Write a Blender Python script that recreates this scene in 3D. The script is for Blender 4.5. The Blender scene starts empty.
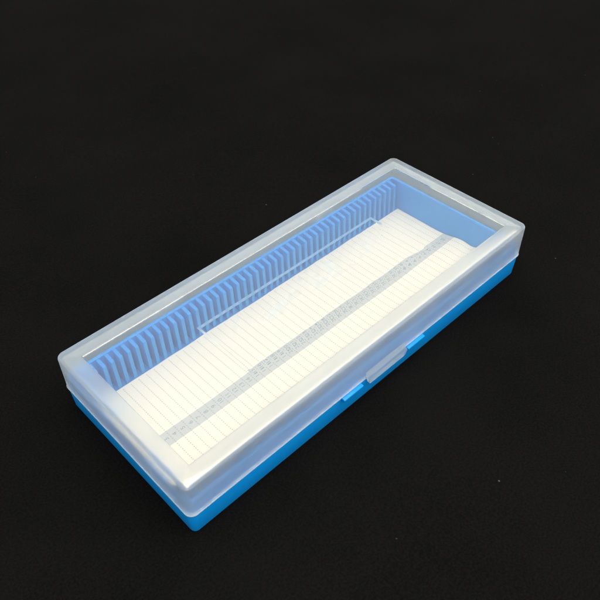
import bpy, bmesh, math, random
from mathutils import Matrix, Vector, noise
random.seed(4)
C = bpy.context.scene.collection
S = 0.001                                   # everything below is written in millimetres
L, W, H = 220.0, 90.66, 32.24               # lid footprint and total height
ZL = 13.2                                   # where the lid skirt ends
PITCH, RIB0 = 4.265, 11.66 - 4.265          # slot pitch and first divider

# ------------------------------------------------------------------ helpers
def tag(o, label=None, cat=None, group=None, kind=None):
    for k, v in (('label', label), ('category', cat), ('group', group), ('kind', kind)):
        if v: o[k] = v
    return o

def link(name, bm, mat, parent=None, smooth=False, angle=None):
    bmesh.ops.recalc_face_normals(bm, faces=bm.faces)
    for v in bm.verts: v.co *= S
    me = bpy.data.meshes.new(name)
    bm.to_mesh(me); bm.free()
    me.materials.append(mat)
    if smooth or angle:
        me.shade_smooth()
        if angle: me.set_sharp_from_angle(angle=math.radians(angle))
    o = bpy.data.objects.new(name, me); C.objects.link(o)
    o.parent = parent
    return o

def rrect(ins, r, z, n=8):
    """rounded rectangle, inset from the lid footprint"""
    x0, y0, x1, y1 = ins, ins, L-ins, W-ins
    r = max(r, .05); out = []
    for cx, cy, a in ((x1-r, y0+r, -90), (x1-r, y1-r, 0), (x0+r, y1-r, 90), (x0+r, y0+r, 180)):
        for k in range(n+1):
            t = math.radians(a + 90*k/n)
            out.append((cx+r*math.cos(t), cy+r*math.sin(t), z))
    return out

def loft(bm, rings, closed=False, cap0=False, cap1=False):
    rs = [[bm.verts.new(p) for p in r] for r in rings]
    m = len(rs)
    for i in range(m if closed else m-1):
        a, b = rs[i], rs[(i+1) % m]
        for j in range(len(a)):
            k = (j+1) % len(a)
            bm.faces.new((a[j], a[k], b[k], b[j]))
    if cap0: bm.faces.new(rs[0])
    if cap1: bm.faces.new(rs[-1])
    return rs

def box(bm, x0, x1, y0, y1, z0, z1, bev=0.0, seg=2):
    r = bmesh.ops.create_cube(bm, size=1)
    for v in r['verts']:
        v.co = Vector(((x0+x1)/2+v.co.x*(x1-x0), (y0+y1)/2+v.co.y*(y1-y0), (z0+z1)/2+v.co.z*(z1-z0)))
    if bev:
        es = list({e for v in r['verts'] for e in v.link_edges})
        bmesh.ops.bevel(bm, geom=es, offset=bev, segments=seg, profile=.5, affect='EDGES')

def extrude_profile(bm, prof, x0, x1, bev=0.0):
    """prof: (y, z) polygon swept along x"""
    a = [bm.verts.new((x0, y, z)) for y, z in prof]
    b = [bm.verts.new((x1, y, z)) for y, z in prof]
    n = len(prof)
    for i in range(n): bm.faces.new((a[i], a[(i+1) % n], b[(i+1) % n], b[i]))
    bm.faces.new(a); bm.faces.new(b[::-1])
    if bev:
        es = list({e for v in a+b for e in v.link_edges})
        bmesh.ops.bevel(bm, geom=es, offset=bev, segments=2, profile=.5, affect='EDGES')

# ---------------------------------------------------------------- materials
def mat(name):
    m = bpy.data.materials.new(name); m.use_nodes = True
    nt = m.node_tree; nt.nodes.clear()
    out = nt.nodes.new('ShaderNodeOutputMaterial')
    def N(t, **k):
        n = nt.nodes.new(t)
        for a, v in k.items():
            if a.startswith('_'): setattr(n, a[1:], v)
            else: n.inputs[a.replace('__', ' ')].default_value = v
        return n
    def K(a, i, b, j): nt.links.new(a.outputs[i], b.inputs[j])
    return m, N, K, out

def coords(N, K, scale):
    tc = N('ShaderNodeTexCoord'); mp = N('ShaderNodeMapping')
    mp.inputs['Scale'].default_value = (scale,)*3
    K(tc, 'Object', mp, 'Vector'); return mp

def m_blue():
    m, N, K, out = mat('blue_polypropylene')
    p = N('ShaderNodeBsdfPrincipled'); p.inputs['Roughness'].default_value = .42
    p.inputs['Specular IOR Level'].default_value = .35
    mp = coords(N, K, 1000)
    n1 = N('ShaderNodeTexNoise', Scale=.06, Detail=4); K(mp, 0, n1, 'Vector')
    cr = N('ShaderNodeValToRGB')
    cr.color_ramp.elements[0].color = BLUE0; cr.color_ramp.elements[1].color = BLUE1
    cr.color_ramp.elements[0].position = .3; cr.color_ramp.elements[1].position = .7
    K(n1, 'Fac', cr, 'Fac'); K(cr, 'Color', p, 'Base Color')
    p.inputs['Subsurface Weight'].default_value = .25
    p.inputs['Subsurface Radius'].default_value = (.2, .6, 1.2); p.inputs['Subsurface Scale'].default_value = .0012
    n2 = N('ShaderNodeTexNoise', Scale=3.0, Detail=3); K(mp, 0, n2, 'Vector')
    b = N('ShaderNodeBump', Strength=.12, Distance=.0001); K(n2, 'Fac', b, 'Height'); K(b, 0, p, 'Normal')
    K(p, 0, out, 0); return m

def m_frost(name='frosted_polypropylene', f=None):
    m, N, K, out = mat(name); f = FROST_F if f is None else f
    mp = coords(N, K, 1000)
    n2 = N('ShaderNodeTexNoise', Scale=4.0, Detail=4); K(mp, 0, n2, 'Vector')
    b = N('ShaderNodeBump', Strength=.15, Distance=.0001); K(n2, 'Fac', b, 'Height')
    g = N('ShaderNodeBsdfGlass', Roughness=FROST_R, IOR=1.2, Color=(.97, .986, .99, 1)); K(b, 0, g, 'Normal')
    d = N('ShaderNodeBsdfDiffuse', Color=FROST_C); K(b, 0, d, 'Normal')
    t = N('ShaderNodeBsdfTranslucent', Color=FROST_C); K(b, 0, t, 'Normal')
    a = N('ShaderNodeMixShader', Fac=.45); K(d, 0, a, 1); K(t, 0, a, 2)
    n3 = N('ShaderNodeTexNoise', Scale=.05, Detail=5); K(mp, 0, n3, 'Vector')
    mr = N('ShaderNodeMapRange'); mr.inputs['From Min'].default_value = .3; mr.inputs['From Max'].default_value = .7
    mr.inputs['To Min'].default_value = f-.03; mr.inputs['To Max'].default_value = f+.03
    K(n3, 'Fac', mr, 'Value')
    x = N('ShaderNodeMixShader'); K(mr, 0, x, 0); K(g, 0, x, 1); K(a, 0, x, 2)
    K(x, 0, out, 0); return m

def m_clear(name='clear_polypropylene', rough=.018, haze=None):
    m, N, K, out = mat(name)
    mp = coords(N, K, 1000)
    g = N('ShaderNodeBsdfGlass', Roughness=rough, IOR=1.45, Color=(.985, .993, 1, 1))
    d = N('ShaderNodeBsdfDiffuse', Color=(.64, .87, .97, 1))
    t = N('ShaderNodeBsdfTranslucent', Color=(.64, .87, .97, 1))
    a = N('ShaderNodeMixShader', Fac=.5); K(d, 0, a, 1); K(t, 0, a, 2)
    # faint cloudy scuffs, denser in a few patches along the label recess
    n1 = N('ShaderNodeTexNoise', Scale=.11, Detail=3); K(mp, 0, n1, 'Vector')
    sp = N('ShaderNodeSeparateXYZ'); K(mp, 0, sp, 0)
    def band(ax, c, h):
        a_ = N('ShaderNodeMath', _operation='SUBTRACT'); K(sp, ax, a_, 0); a_.inputs[1].default_value = c
        b_ = N('ShaderNodeMath', _operation='ABSOLUTE'); K(a_, 0, b_, 0)
        c_ = N('ShaderNodeMapRange'); c_.inputs['From Min'].default_value = h; c_.inputs['From Max'].default_value = h*.6; K(b_, 0, c_, 'Value'); return c_
    mm = N('ShaderNodeMath', _operation='MULTIPLY'); K(band('Y', 50, 9), 0, mm, 0); K(band('X', 112, 52), 0, mm, 1)
    r1 = N('ShaderNodeMapRange'); r1.inputs['From Min'].default_value = .5; r1.inputs['From Max'].default_value = .68
    r1.inputs['To Min'].default_value = 0; r1.inputs['To Max'].default_value = .10; K(n1, 'Fac', r1, 'Value')
    rm = N('ShaderNodeMath', _operation='MULTIPLY'); K(r1, 0, rm, 0); K(mm, 0, rm, 1)
    ad = N('ShaderNodeMath', _operation='ADD'); ad.inputs[1].default_value = HAZE if haze is None else haze; K(rm, 0, ad, 0)
    x = N('ShaderNodeMixShader'); K(ad, 0, x, 0); K(g, 0, x, 1); K(a, 0, x, 2)
    K(x, 0, out, 0); return m

def m_card():
    m, N, K, out = mat('printed_card')
    p = N('ShaderNodeBsdfPrincipled', Roughness=.75)
    p.inputs['Specular IOR Level'].default_value = .2
    mp = coords(N, K, 1000)
    s = N('ShaderNodeSeparateXYZ'); K(mp, 0, s, 0)
    def M(op, a, b=None, c=None):
        n = N('ShaderNodeMath', _operation=op)
        for i, v in enumerate((a, b, c)):
            if v is None: continue
            if isinstance(v, (int, float)): n.inputs[i].default_value = v
            else: K(v, 0 if v is not s else 0, n, i)
        return n
    X = N('ShaderNodeMath', _operation='ADD'); K(s, 'X', X, 0); X.inputs[1].default_value = -20.3
    Y = N('ShaderNodeMath', _operation='ADD'); K(s, 'Y', Y, 0); Y.inputs[1].default_value = 0
    dx = M('MULTIPLY', M('PINGPONG', X, PITCH/2), 1.0)
    dy = M('PINGPONG', Y, .6)
    lx = M('LESS_THAN', dx, .21); ly = M('LESS_THAN', dy, .3)
    dots = M('MULTIPLY', lx, ly)
    inx = M('MULTIPLY', M('GREATER_THAN', X, -13.4), M('LESS_THAN', X, 197.0))
    iny = M('MULTIPLY', M('GREATER_THAN', Y, 6.5), M('LESS_THAN', Y, 78.6))
    dots = M('MULTIPLY', dots, M('MULTIPLY', inx, iny))
    sy = M('LESS_THAN', M('ABSOLUTE', M('SUBTRACT', Y, 42.1)), 3.7)
    strip = M('MULTIPLY', sy, M('GREATER_THAN', X, -9.0))
    nz = N('ShaderNodeTexNoise', Scale=1.2, Detail=3); K(mp, 0, nz, 'Vector')
    c1 = N('ShaderNodeMix', _data_type='RGBA'); c1.inputs[6].default_value = CARD; c1.inputs[7].default_value = STRIP
    K(strip, 0, c1, 0)
    df = M('MULTIPLY', dots, M('ADD', M('MULTIPLY', nz, .5), DOTA))
    c2 = N('ShaderNodeMix', _data_type='RGBA'); c2.inputs[7].default_value = (.2, .19, .165, 1)
    K(df, 0, c2, 0); nt = m.node_tree; nt.links.new(c1.outputs[2], c2.inputs[6])
    nt.links.new(c2.outputs[2], p.inputs['Base Color'])
    n2 = N('ShaderNodeTexNoise', Scale=2.5, Detail=4); K(mp, 0, n2, 'Vector')
    b = N('ShaderNodeBump', Strength=.05, Distance=.0001); K(n2, 'Fac', b, 'Height'); K(b, 0, p, 'Normal')
    K(p, 0, out, 0); return m

def m_ink():
    m, N, K, out = mat('grey_ink')
    p = N('ShaderNodeBsdfPrincipled', Roughness=.8); p.inputs['Base Color'].default_value = INK
    p.inputs['Specular IOR Level'].default_value = .2
    mp = coords(N, K, 1000); n = N('ShaderNodeTexNoise', Scale=3.0); K(mp, 0, n, 'Vector')
    b = N('ShaderNodeBump', Strength=.05, Distance=.0001); K(n, 'Fac', b, 'Height'); K(b, 0, p, 'Normal')
    K(p, 0, out, 0); return m

def m_cloth():
    m, N, K, out = mat('black_cloth')
    p = N('ShaderNodeBsdfPrincipled', Roughness=.95); p.inputs['Specular IOR Level'].default_value = .05
    mp = coords(N, K, 1000)
    n1 = N('ShaderNodeTexNoise', Scale=.012, Detail=6, Roughness=.6); K(mp, 0, n1, 'Vector')
    n1b = N('ShaderNodeTexNoise', Scale=1.1, Detail=4); K(mp, 0, n1b, 'Vector')
    av = N('ShaderNodeMath', _operation='MULTIPLY_ADD'); av.inputs[1].default_value = .6
    K(n1b, 'Fac', av, 0); 
    hf = N('ShaderNodeMath', _operation='MULTIPLY'); hf.inputs[1].default_value = .4; K(n1, 'Fac', hf, 0); K(hf, 0, av, 2)
    cr = N('ShaderNodeValToRGB'); e = cr.color_ramp.elements
    e[0].position = .38; e[0].color = CLO0; e[1].position = .62; e[1].color = CLO1
    K(av, 0, cr, 'Fac')
    # scattered lint specks
    v = N('ShaderNodeTexVoronoi', Scale=.085); K(mp, 0, v, 'Vector')
    nd = N('ShaderNodeTexNoise', Scale=1.6, Detail=2); K(mp, 0, nd, 'Vector')
    dd = N('ShaderNodeMath', _operation='MULTIPLY_ADD'); dd.inputs[1].default_value = .05; K(nd, 'Fac', dd, 0); K(v, 'Distance', dd, 2)
    sp = N('ShaderNodeMapRange'); sp.inputs['From Min'].default_value = .062; sp.inputs['From Max'].default_value = .046
    sp.inputs['To Min'].default_value = 0; sp.inputs['To Max'].default_value = 1; K(dd, 0, sp, 'Value')
    sc = N('ShaderNodeSeparateXYZ'); K(v, 'Color', sc, 0)
    pw = N('ShaderNodeMath', _operation='POWER'); pw.inputs[1].default_value = 3; K(sc, 0, pw, 0)
    ml = N('ShaderNodeMath', _operation='MULTIPLY'); K(sp, 0, ml, 0); K(pw, 0, ml, 1)
    mx = N('ShaderNodeMix', _data_type='RGBA'); K(ml, 0, mx, 0); K(cr, 'Color', mx, 6); mx.inputs[7].default_value = (.07, .07, .065, 1)
    m.node_tree.links.new(mx.outputs[2], p.inputs['Base Color'])
    w = N('ShaderNodeTexNoise', Scale=2.2, Detail=5, Roughness=.7); K(mp, 0, w, 'Vector')
    b = N('ShaderNodeBump', Strength=.35, Distance=.00025); K(w, 'Fac', b, 'Height'); K(b, 0, p, 'Normal')
    K(p, 0, out, 0); return m

# ---- tuned values
BLUE0 = (.0015, .26, .71, 1); BLUE1 = (.002, .276, .74, 1)
FROST_C = (.80, .875, .90, 1); FROST_R = .5; FROST_F = .2
HAZE = .075
CARD = (.91, .79, .635, 1); STRIP = (.58, .545, .50, 1); INK = (.30, .32, .33, 1); DOTA = .28
CLO0 = (.0018, .0018, .0015, 1); CLO1 = (.0044, .0043, .004, 1)
KEY = 3.6; WORLD = .78

edge = m_clear('clear_matt_lit_edge', .25, .28); edge2 = m_clear('clear_soft_lit_edge', .5, .25)  # extra haze paints the light caught along the label field's border
frost_lit_rim = m_frost('frosted_lit_rim', .55)  # milkier copy of the frost, paints the bright light line along lower edges
blue, frost, clear, cardm, ink, cloth = m_blue(), m_frost(), m_clear(), m_card(), m_ink(), m_cloth()

# ------------------------------------------------------------ the slide box
boxo = bpy.data.objects.new('slide_box', None); C.objects.link(boxo)
tag(boxo, 'long blue plastic slide box closed under a frosted lid with a clear window', 'slide box')

# base: lower tray, a ledge, and the inset wall that the lid slides over
bm = bmesh.new()
WI, WT = 2.3, 1.7
rings = [rrect(2.0, 1.5, .0), rrect(1.0, 2.4, .25), rrect(.75, 2.9, 1.0), rrect(.35, 3.2, ZL-1.1), rrect(.45, 3.2, ZL-.65), rrect(.8, 3.0, ZL-.5),
         rrect(WI, 2.2, ZL-.5), rrect(WI, 2.2, 20.2), rrect(WI+.35, 2.0, 20.5), rrect(WI+WT-.35, 1.4, 20.5),
         rrect(WI+WT, 1.2, 20.2), rrect(WI+WT+.3, 1.0, 2.0)]
loft(bm, rings, cap0=True, cap1=True)
base = link('base', bm, blue, boxo, angle=35)

# divider ribs along both long walls
def rib_mesh(side):
    bm = bmesh.new()
    yi = WI+WT-.2                                  # sunk a little into the wall
    prof = [(yi, 2.0), (yi, 20.1), (yi+1.2, 20.05), (9.3, 19.7), (9.75, 19.3), (9.95, 18.6), (10.3, 3.4), (10.8, 2.0)]
    if side: prof = [(W-y, z) for y, z in prof]
    extrude_profile(bm, prof, -.88, .88, bev=.3)
    return bm
nr = 49
for side in (0, 1):
    first = link('divider_rib', rib_mesh(side), blue, base, angle=40)
    for k in range(nr):
        o = first if k == 0 else first.copy()
        if k: C.objects.link(o); o.parent = base
        o.location = ((RIB0+k*PITCH)*S, 0, 0)

# two catch ledges on the front
for x0, x1 in ((82.2, 94.4), (125.3, 137.3)):
    bm = bmesh.new()
    prof = [(.6, 11.2), (.6, 13.05), (-1.7, 12.75), (-1.9, 11.9), (.0, 10.9)]
    extrude_profile(bm, prof, x0, x1, bev=.22)
    link('catch_ledge', bm, blue, base, angle=40)

# lid: frosted frame and skirt as one closed shell
bm = bmesh.new()
T = 1.5; MW = 8.4; TT = H-1.5
loft(bm, [rrect(0, 3.4, ZL+.8), rrect(.02, 3.4, ZL+2.0), rrect(.12, 3.5, H-1.1), rrect(.2, 3.4, H-.6), rrect(.4, 3.3, H-.22), rrect(.75, 3.0, H-.04), rrect(1.1, 2.7, H),
          rrect(MW-.35, .9, H), rrect(MW, .6, H-.35), rrect(MW, .6, TT), rrect(2.6, 1.6, TT), rrect(1.9, 1.9, TT-.6),
          rrect(T, 2.1, ZL+.8)], closed=True)
lid = link('lid', bm, frost, boxo, angle=50)

bm = bmesh.new()
loft(bm, [rrect(-.25, 3.6, ZL+.15), rrect(-.25, 3.6, ZL+.5), rrect(-.15, 3.5, ZL+.68), rrect(.05, 3.4, ZL+.78), rrect(T-.1, 2.1, ZL+.78), rrect(T-.1, 2.2, ZL+.1), rrect(T-.3, 2.3, ZL), rrect(-.1, 3.5, ZL)], closed=True)
link('rim_lip', bm, frost_lit_rim, lid, angle=50)

# clear window with a shallow sunken label field
RX0, RX1, RY0, RY1, RD = 53.5, 168.0, 24.0, 61.6, .34
def sst(t): t = max(0, min(1, t)); return t
def wz(x, y):
    sl = 1.3
    a = min(sst((x-RX0)/sl), sst((RX1-x)/(sl+9*sst((RY1-6-y)/8))), sst((y-RY0)/3.5), sst((RY1-y)/1.3))
    z = -RD*a
    if a >= 1: z += .03*noise.noise(Vector((x*.09, y*.09, 0)))+.004*noise.noise(Vector((x*.4, y*.4, 3)))
    return z
bm = bmesh.new()
G = MW+.04
def steps(a, b, extra, n):
    v = sorted(set([round(a+(b-a)*i/n, 4) for i in range(n+1)]+extra)); out = [v[0]]
    for q in v[1:]:
        if q-out[-1] > .08 or q in extra: out.append(q)
    return out
xs = steps(G, L-G, [RX0, RX0+1.3, RX1-1.3, RX1], 250); ys = steps(G, W-G, [RY0, RY0+3.5, RY1-1.3, RY1], 90)
ZT, ZB = H-.45, TT+.05
top = [[bm.verts.new((x, y, ZT+wz(x, y))) for y in ys] for x in xs]
for i in range(len(xs)-1):
    for j in range(len(ys)-1):
        bm.faces.new((top[i][j], top[i+1][j], top[i+1][j+1], top[i][j+1]))
per = [top[i][0] for i in range(len(xs))]+[top[-1][j] for j in range(1, len(ys))]+[top[i][-1] for i in range(len(xs)-2, -1, -1)]+[top[0][j] for j in range(len(ys)-2, 0, -1)]
bot = [bm.verts.new((v.co.x, v.co.y, ZB)) for v in per]
for i in range(len(per)):
    k = (i+1) % len(per); bm.faces.new((per[i], bot[i], bot[k], per[k]))
bm.faces.new(bot)
win = link('window', bm, clear, lid, angle=8)
win.data.materials.append(edge); win.data.materials.append(edge2)                      # sloping label border: slightly matt, with the bright light-catching line painted in as haze
for p in win.data.polygons:
    c = p.center/S
    if p.normal.z > .5 and RX0 < c.x < RX1 and RY0 < c.y < RY1 and (c.x < RX0+1.3 or c.x > RX1-1.3 or c.y > RY1-1.3): p.material_index = 1
    if p.material_index and c.x > RX1-1.3 and c.y < RY1-3: p.material_index = 2 if c.y > RY1-8 else 0
    if p.material_index == 1 and c.x < RX0+1.3 and c.y < RY1-14: p.material_index = 0

# latch tongue: hangs from the skirt and bellies outwards over the catch
bm = bmesh.new()
prof = [(-.06, 17.6), (-.55, 16.4), (-1.1, 14.6), (-1.75, 12.6), (-2.2, 11.5), (-2.0, 10.8), (-1.2, 10.8), (-.8, 12.4), (-.46, 13.6), (-.1, 15.2)]
n = 26; rows = []
x0, x1 = 97.2, 123.6
for i in range(n+1):
    x = x0+(x1-x0)*i/n
    e = min(x-x0, x1-x)
    lift = 0 if e > 2.2 else 2.2-math.sqrt(max(0, 2.2**2-(2.2-e)**2))
    row = []
    for y, z in prof:
        zz = z+lift if z < 13 else z
        row.append(bm.verts.new((x, y, zz)))
    rows.append(row)
for i in range(n):
    for j in range(len(prof)):
        k = (j+1) % len(prof)
        bm.faces.new((rows[i][j], rows[i+1][j], rows[i+1][k], rows[i][k]))
bm.faces.new(rows[0]); bm.faces.new(rows[-1][::-1])
lt = link('latch', bm, frost, lid, angle=50)
lt.data.materials.append(frost_lit_rim)
for p in lt.data.polygons:
    if p.center.z/S < 11.7: p.material_index = 1  # bottom edge gets the milkier frost as a painted bright line

# hinges along the back
for x in (50, 158):
    bm = bmesh.new()
    box(bm, x, x+12, W-.2, W+1.6, 10.5, 22.5, .4)
    link('hinge', bm, frost, lid, angle=50)

# ------------------------------------------------------------ the index card
cd = bpy.data.objects.new('index_card', None); C.objects.link(cd)
tag(cd, 'cream printed index card with dotted rules and a grey number strip lying inside the box', 'index card')
def SM(y):
    q = max(0, min(1, (70-y)/18)); return q*q*(3-2*q)
def cz(x, y):
    z = 2.35
    fx = max(0, (x-165)/50)**1.5
    z += fx*(2.6*math.exp(-((y-33)/9)**2)+.8*math.exp(-((y-20)/9)**2))
    z += .45*math.sin(x*.055+.7)**2*math.exp(-((y-50)/22)**2)
    z += .12*noise.noise(Vector((x*.06, y*.06, 2)))+.12
    # the sheet is too large for the tray: its front margin leans up over the dividers, its near left corner curls up
    z += 29.0*(max(0, 28-y)/25.4)**1.7
    sm = SM(y)
    z = z+20*(max(0, 17-x)/14.5)**1.5*sm*(1-.85*min(1, max(0, (30-y)/27.4))**.7)
    k = .8; t = 29.0
    return -k*math.log(math.exp(-z/k)+math.exp(-t/k)) if z > 18 else z
bm = bmesh.new()
cx0, cx1, cy0, cy1 = 5.0, 215.3, 2.6, 79.6
nx, ny = 150, 76
def sheet_pt(i, j, d):
    y = cy0+(cy1-cy0)*j/ny
    xl = 2.6+1.9*min(1, (1-SM(y))*12)
    x = xl+(cx1-xl)*(i/nx)**1.15
    return (x, y+(.25*noise.noise(Vector((i*.12, 7, 0))) if j == ny else 0), cz(x, y)-d)
gr = [[[bm.verts.new(sheet_pt(i, j, d)) for j in range(ny+1)] for i in range(nx+1)] for d in (0, .28)]
for i in range(nx):
    for j in range(ny):
        for q in (0, 1):
            g = gr[q]; bm.faces.new((g[i][j], g[i+1][j], g[i+1][j+1], g[i][j+1]))
a, b = gr
for i in range(nx):
    bm.faces.new((a[i][0], a[i+1][0], b[i+1][0], b[i][0])); bm.faces.new((a[i][ny], a[i+1][ny], b[i+1][ny], b[i][ny]))
for j in range(ny):
    bm.faces.new((a[0][j], a[0][j+1], b[0][j+1], b[0][j])); bm.faces.new((a[nx][j], a[nx][j+1], b[nx][j+1], b[nx][j]))
link('sheet', bm, cardm, cd, angle=40)

# the printed row numbers, one per slot, reading along the rules
bm = bmesh.new()
dg = bpy.context.evaluated_depsgraph_get()
for k in range(48):
    cu = bpy.data.curves.new('number', 'FONT'); cu.body = str(k+1); cu.size = 3.1; cu.align_x = 'CENTER'; cu.offset = 0
    to = bpy.data.objects.new('number', cu); C.objects.link(to)
    bpy.context.view_layer.update()
    me = bpy.data.meshes.new_from_object(to.evaluated_get(bpy.context.evaluated_depsgraph_get()))
    xc = 20.3-3*PITCH+(k+.5)*PITCH
    vs = [bm.verts.new((xc+1.1-v.co.y, 42.1+v.co.x, 0)) for v in me.vertices]
    for v in vs: v.co.z = cz(v.co.x, v.co.y)+.07
    for f in me.polygons:
        try: bm.faces.new([vs[i] for i in f.vertices])
        except ValueError: pass
    bpy.data.objects.remove(to); bpy.data.curves.remove(cu); bpy.data.meshes.remove(me)
link('number_print', bm, ink, cd)

# ------------------------------------------------------------ black cloth
bm = bmesh.new()
R_ = 3000; n = 120
def warp(t): return R_*(abs(t)**2.2)*(1 if t > 0 else -1)
vv = []
for i in range(n+1):
    row = []
    for j in range(n+1):
        x = 110+warp(i/n*2-1); y = 45+warp(j/n*2-1)
        d = max(0, math.hypot(max(0, abs(x-110)-115), max(0, abs(y-45)-50)))
        z = min(1, d/160)*3.0*noise.noise(Vector((x*.006, y*.009, 1)))
        row.append(bm.verts.new((x, y, min(z, 1.5)-.02)))
    vv.append(row)
for i in range(n):
    for j in range(n): bm.faces.new((vv[i][j], vv[i+1][j], vv[i+1][j+1], vv[i][j+1]))
cl = link('ground_cloth', bm, cloth, None, smooth=True)
tag(cl, 'matt black cloth with a few specks of lint under the slide box', 'cloth', kind='structure')

# ------------------------------------------------------------ light
w = bpy.data.worlds.new('World'); bpy.context.scene.world = w; w.use_nodes = True
bg = w.node_tree.nodes['Background']; bg.inputs[0].default_value = (1, .98, .95, 1); bg.inputs[1].default_value = WORLD
_nt = w.node_tree                                    # soft room light, a little brighter from the ceiling than from the walls
_tc = _nt.nodes.new('ShaderNodeTexCoord'); _sx = _nt.nodes.new('ShaderNodeSeparateXYZ'); _cr = _nt.nodes.new('ShaderNodeValToRGB')
_nt.links.new(_tc.outputs['Generated'], _sx.inputs[0]); _nt.links.new(_sx.outputs['Z'], _cr.inputs[0]); _nt.links.new(_cr.outputs[0], bg.inputs[0])
_cr.color_ramp.elements[0].color = (.5, .495, .49, 1); _cr.color_ramp.elements[0].position = 0
_cr.color_ramp.elements[1].color = (1, .975, .945, 1); _cr.color_ramp.elements[1].position = .7
def area(name, loc, tgt, sx, sy, power, col):
    l = bpy.data.lights.new(name, 'AREA'); l.shape = 'RECTANGLE'; l.size = sx; l.size_y = sy; l.energy = power; l.color = col
    o = bpy.data.objects.new(name, l); C.objects.link(o); o.location = loc
    o.rotation_euler = (Vector(tgt)-Vector(loc)).to_track_quat('-Z', 'Y').to_euler()
    return o
area('ceiling_softbox', (.08, -.16, .62), (.11, .045, 0), .6, .6, KEY, (1, .985, .95))

# ------------------------------------------------------------ camera
M = ((0.7183877864890238, -0.6956310995506289, -0.004044942641876437), (-0.4862193432585554, -0.4979499219199979, -0.7180784257300298), (0.4975035059818292, 0.5178255001404256, -0.6959504385641624))
cam = bpy.data.cameras.new('Camera'); co = bpy.data.objects.new('Camera', cam); C.objects.link(co)
r, d, f = M
co.matrix_world = Matrix(((r[0], -d[0], -f[0], -59.8295*S), (r[1], -d[1], -f[1], -121.9971*S), (r[2], -d[2], -f[2], 252.9733*S), (0, 0, 0, 1)))
cam.sensor_width = 36; cam.lens = 695.07/600*36; cam.clip_start = .01; cam.clip_end = 50
cam.dof.use_dof = False
sc = bpy.context.scene; sc.camera = co
sc.view_settings.view_transform = 'Standard'; sc.view_settings.look = 'None'; sc.view_settings.gamma = 1; sc.view_settings.exposure = .55
cy = sc.cycles
cy.use_denoising = True
cy.max_bounces = 24; cy.transmission_bounces = 20; cy.diffuse_bounces = 8; cy.glossy_bounces = 8; cy.transparent_max_bounces = 16
cy.caustics_reflective = True; cy.caustics_refractive = True; cy.sample_clamp_indirect = 20; cy.blur_glossy = .5
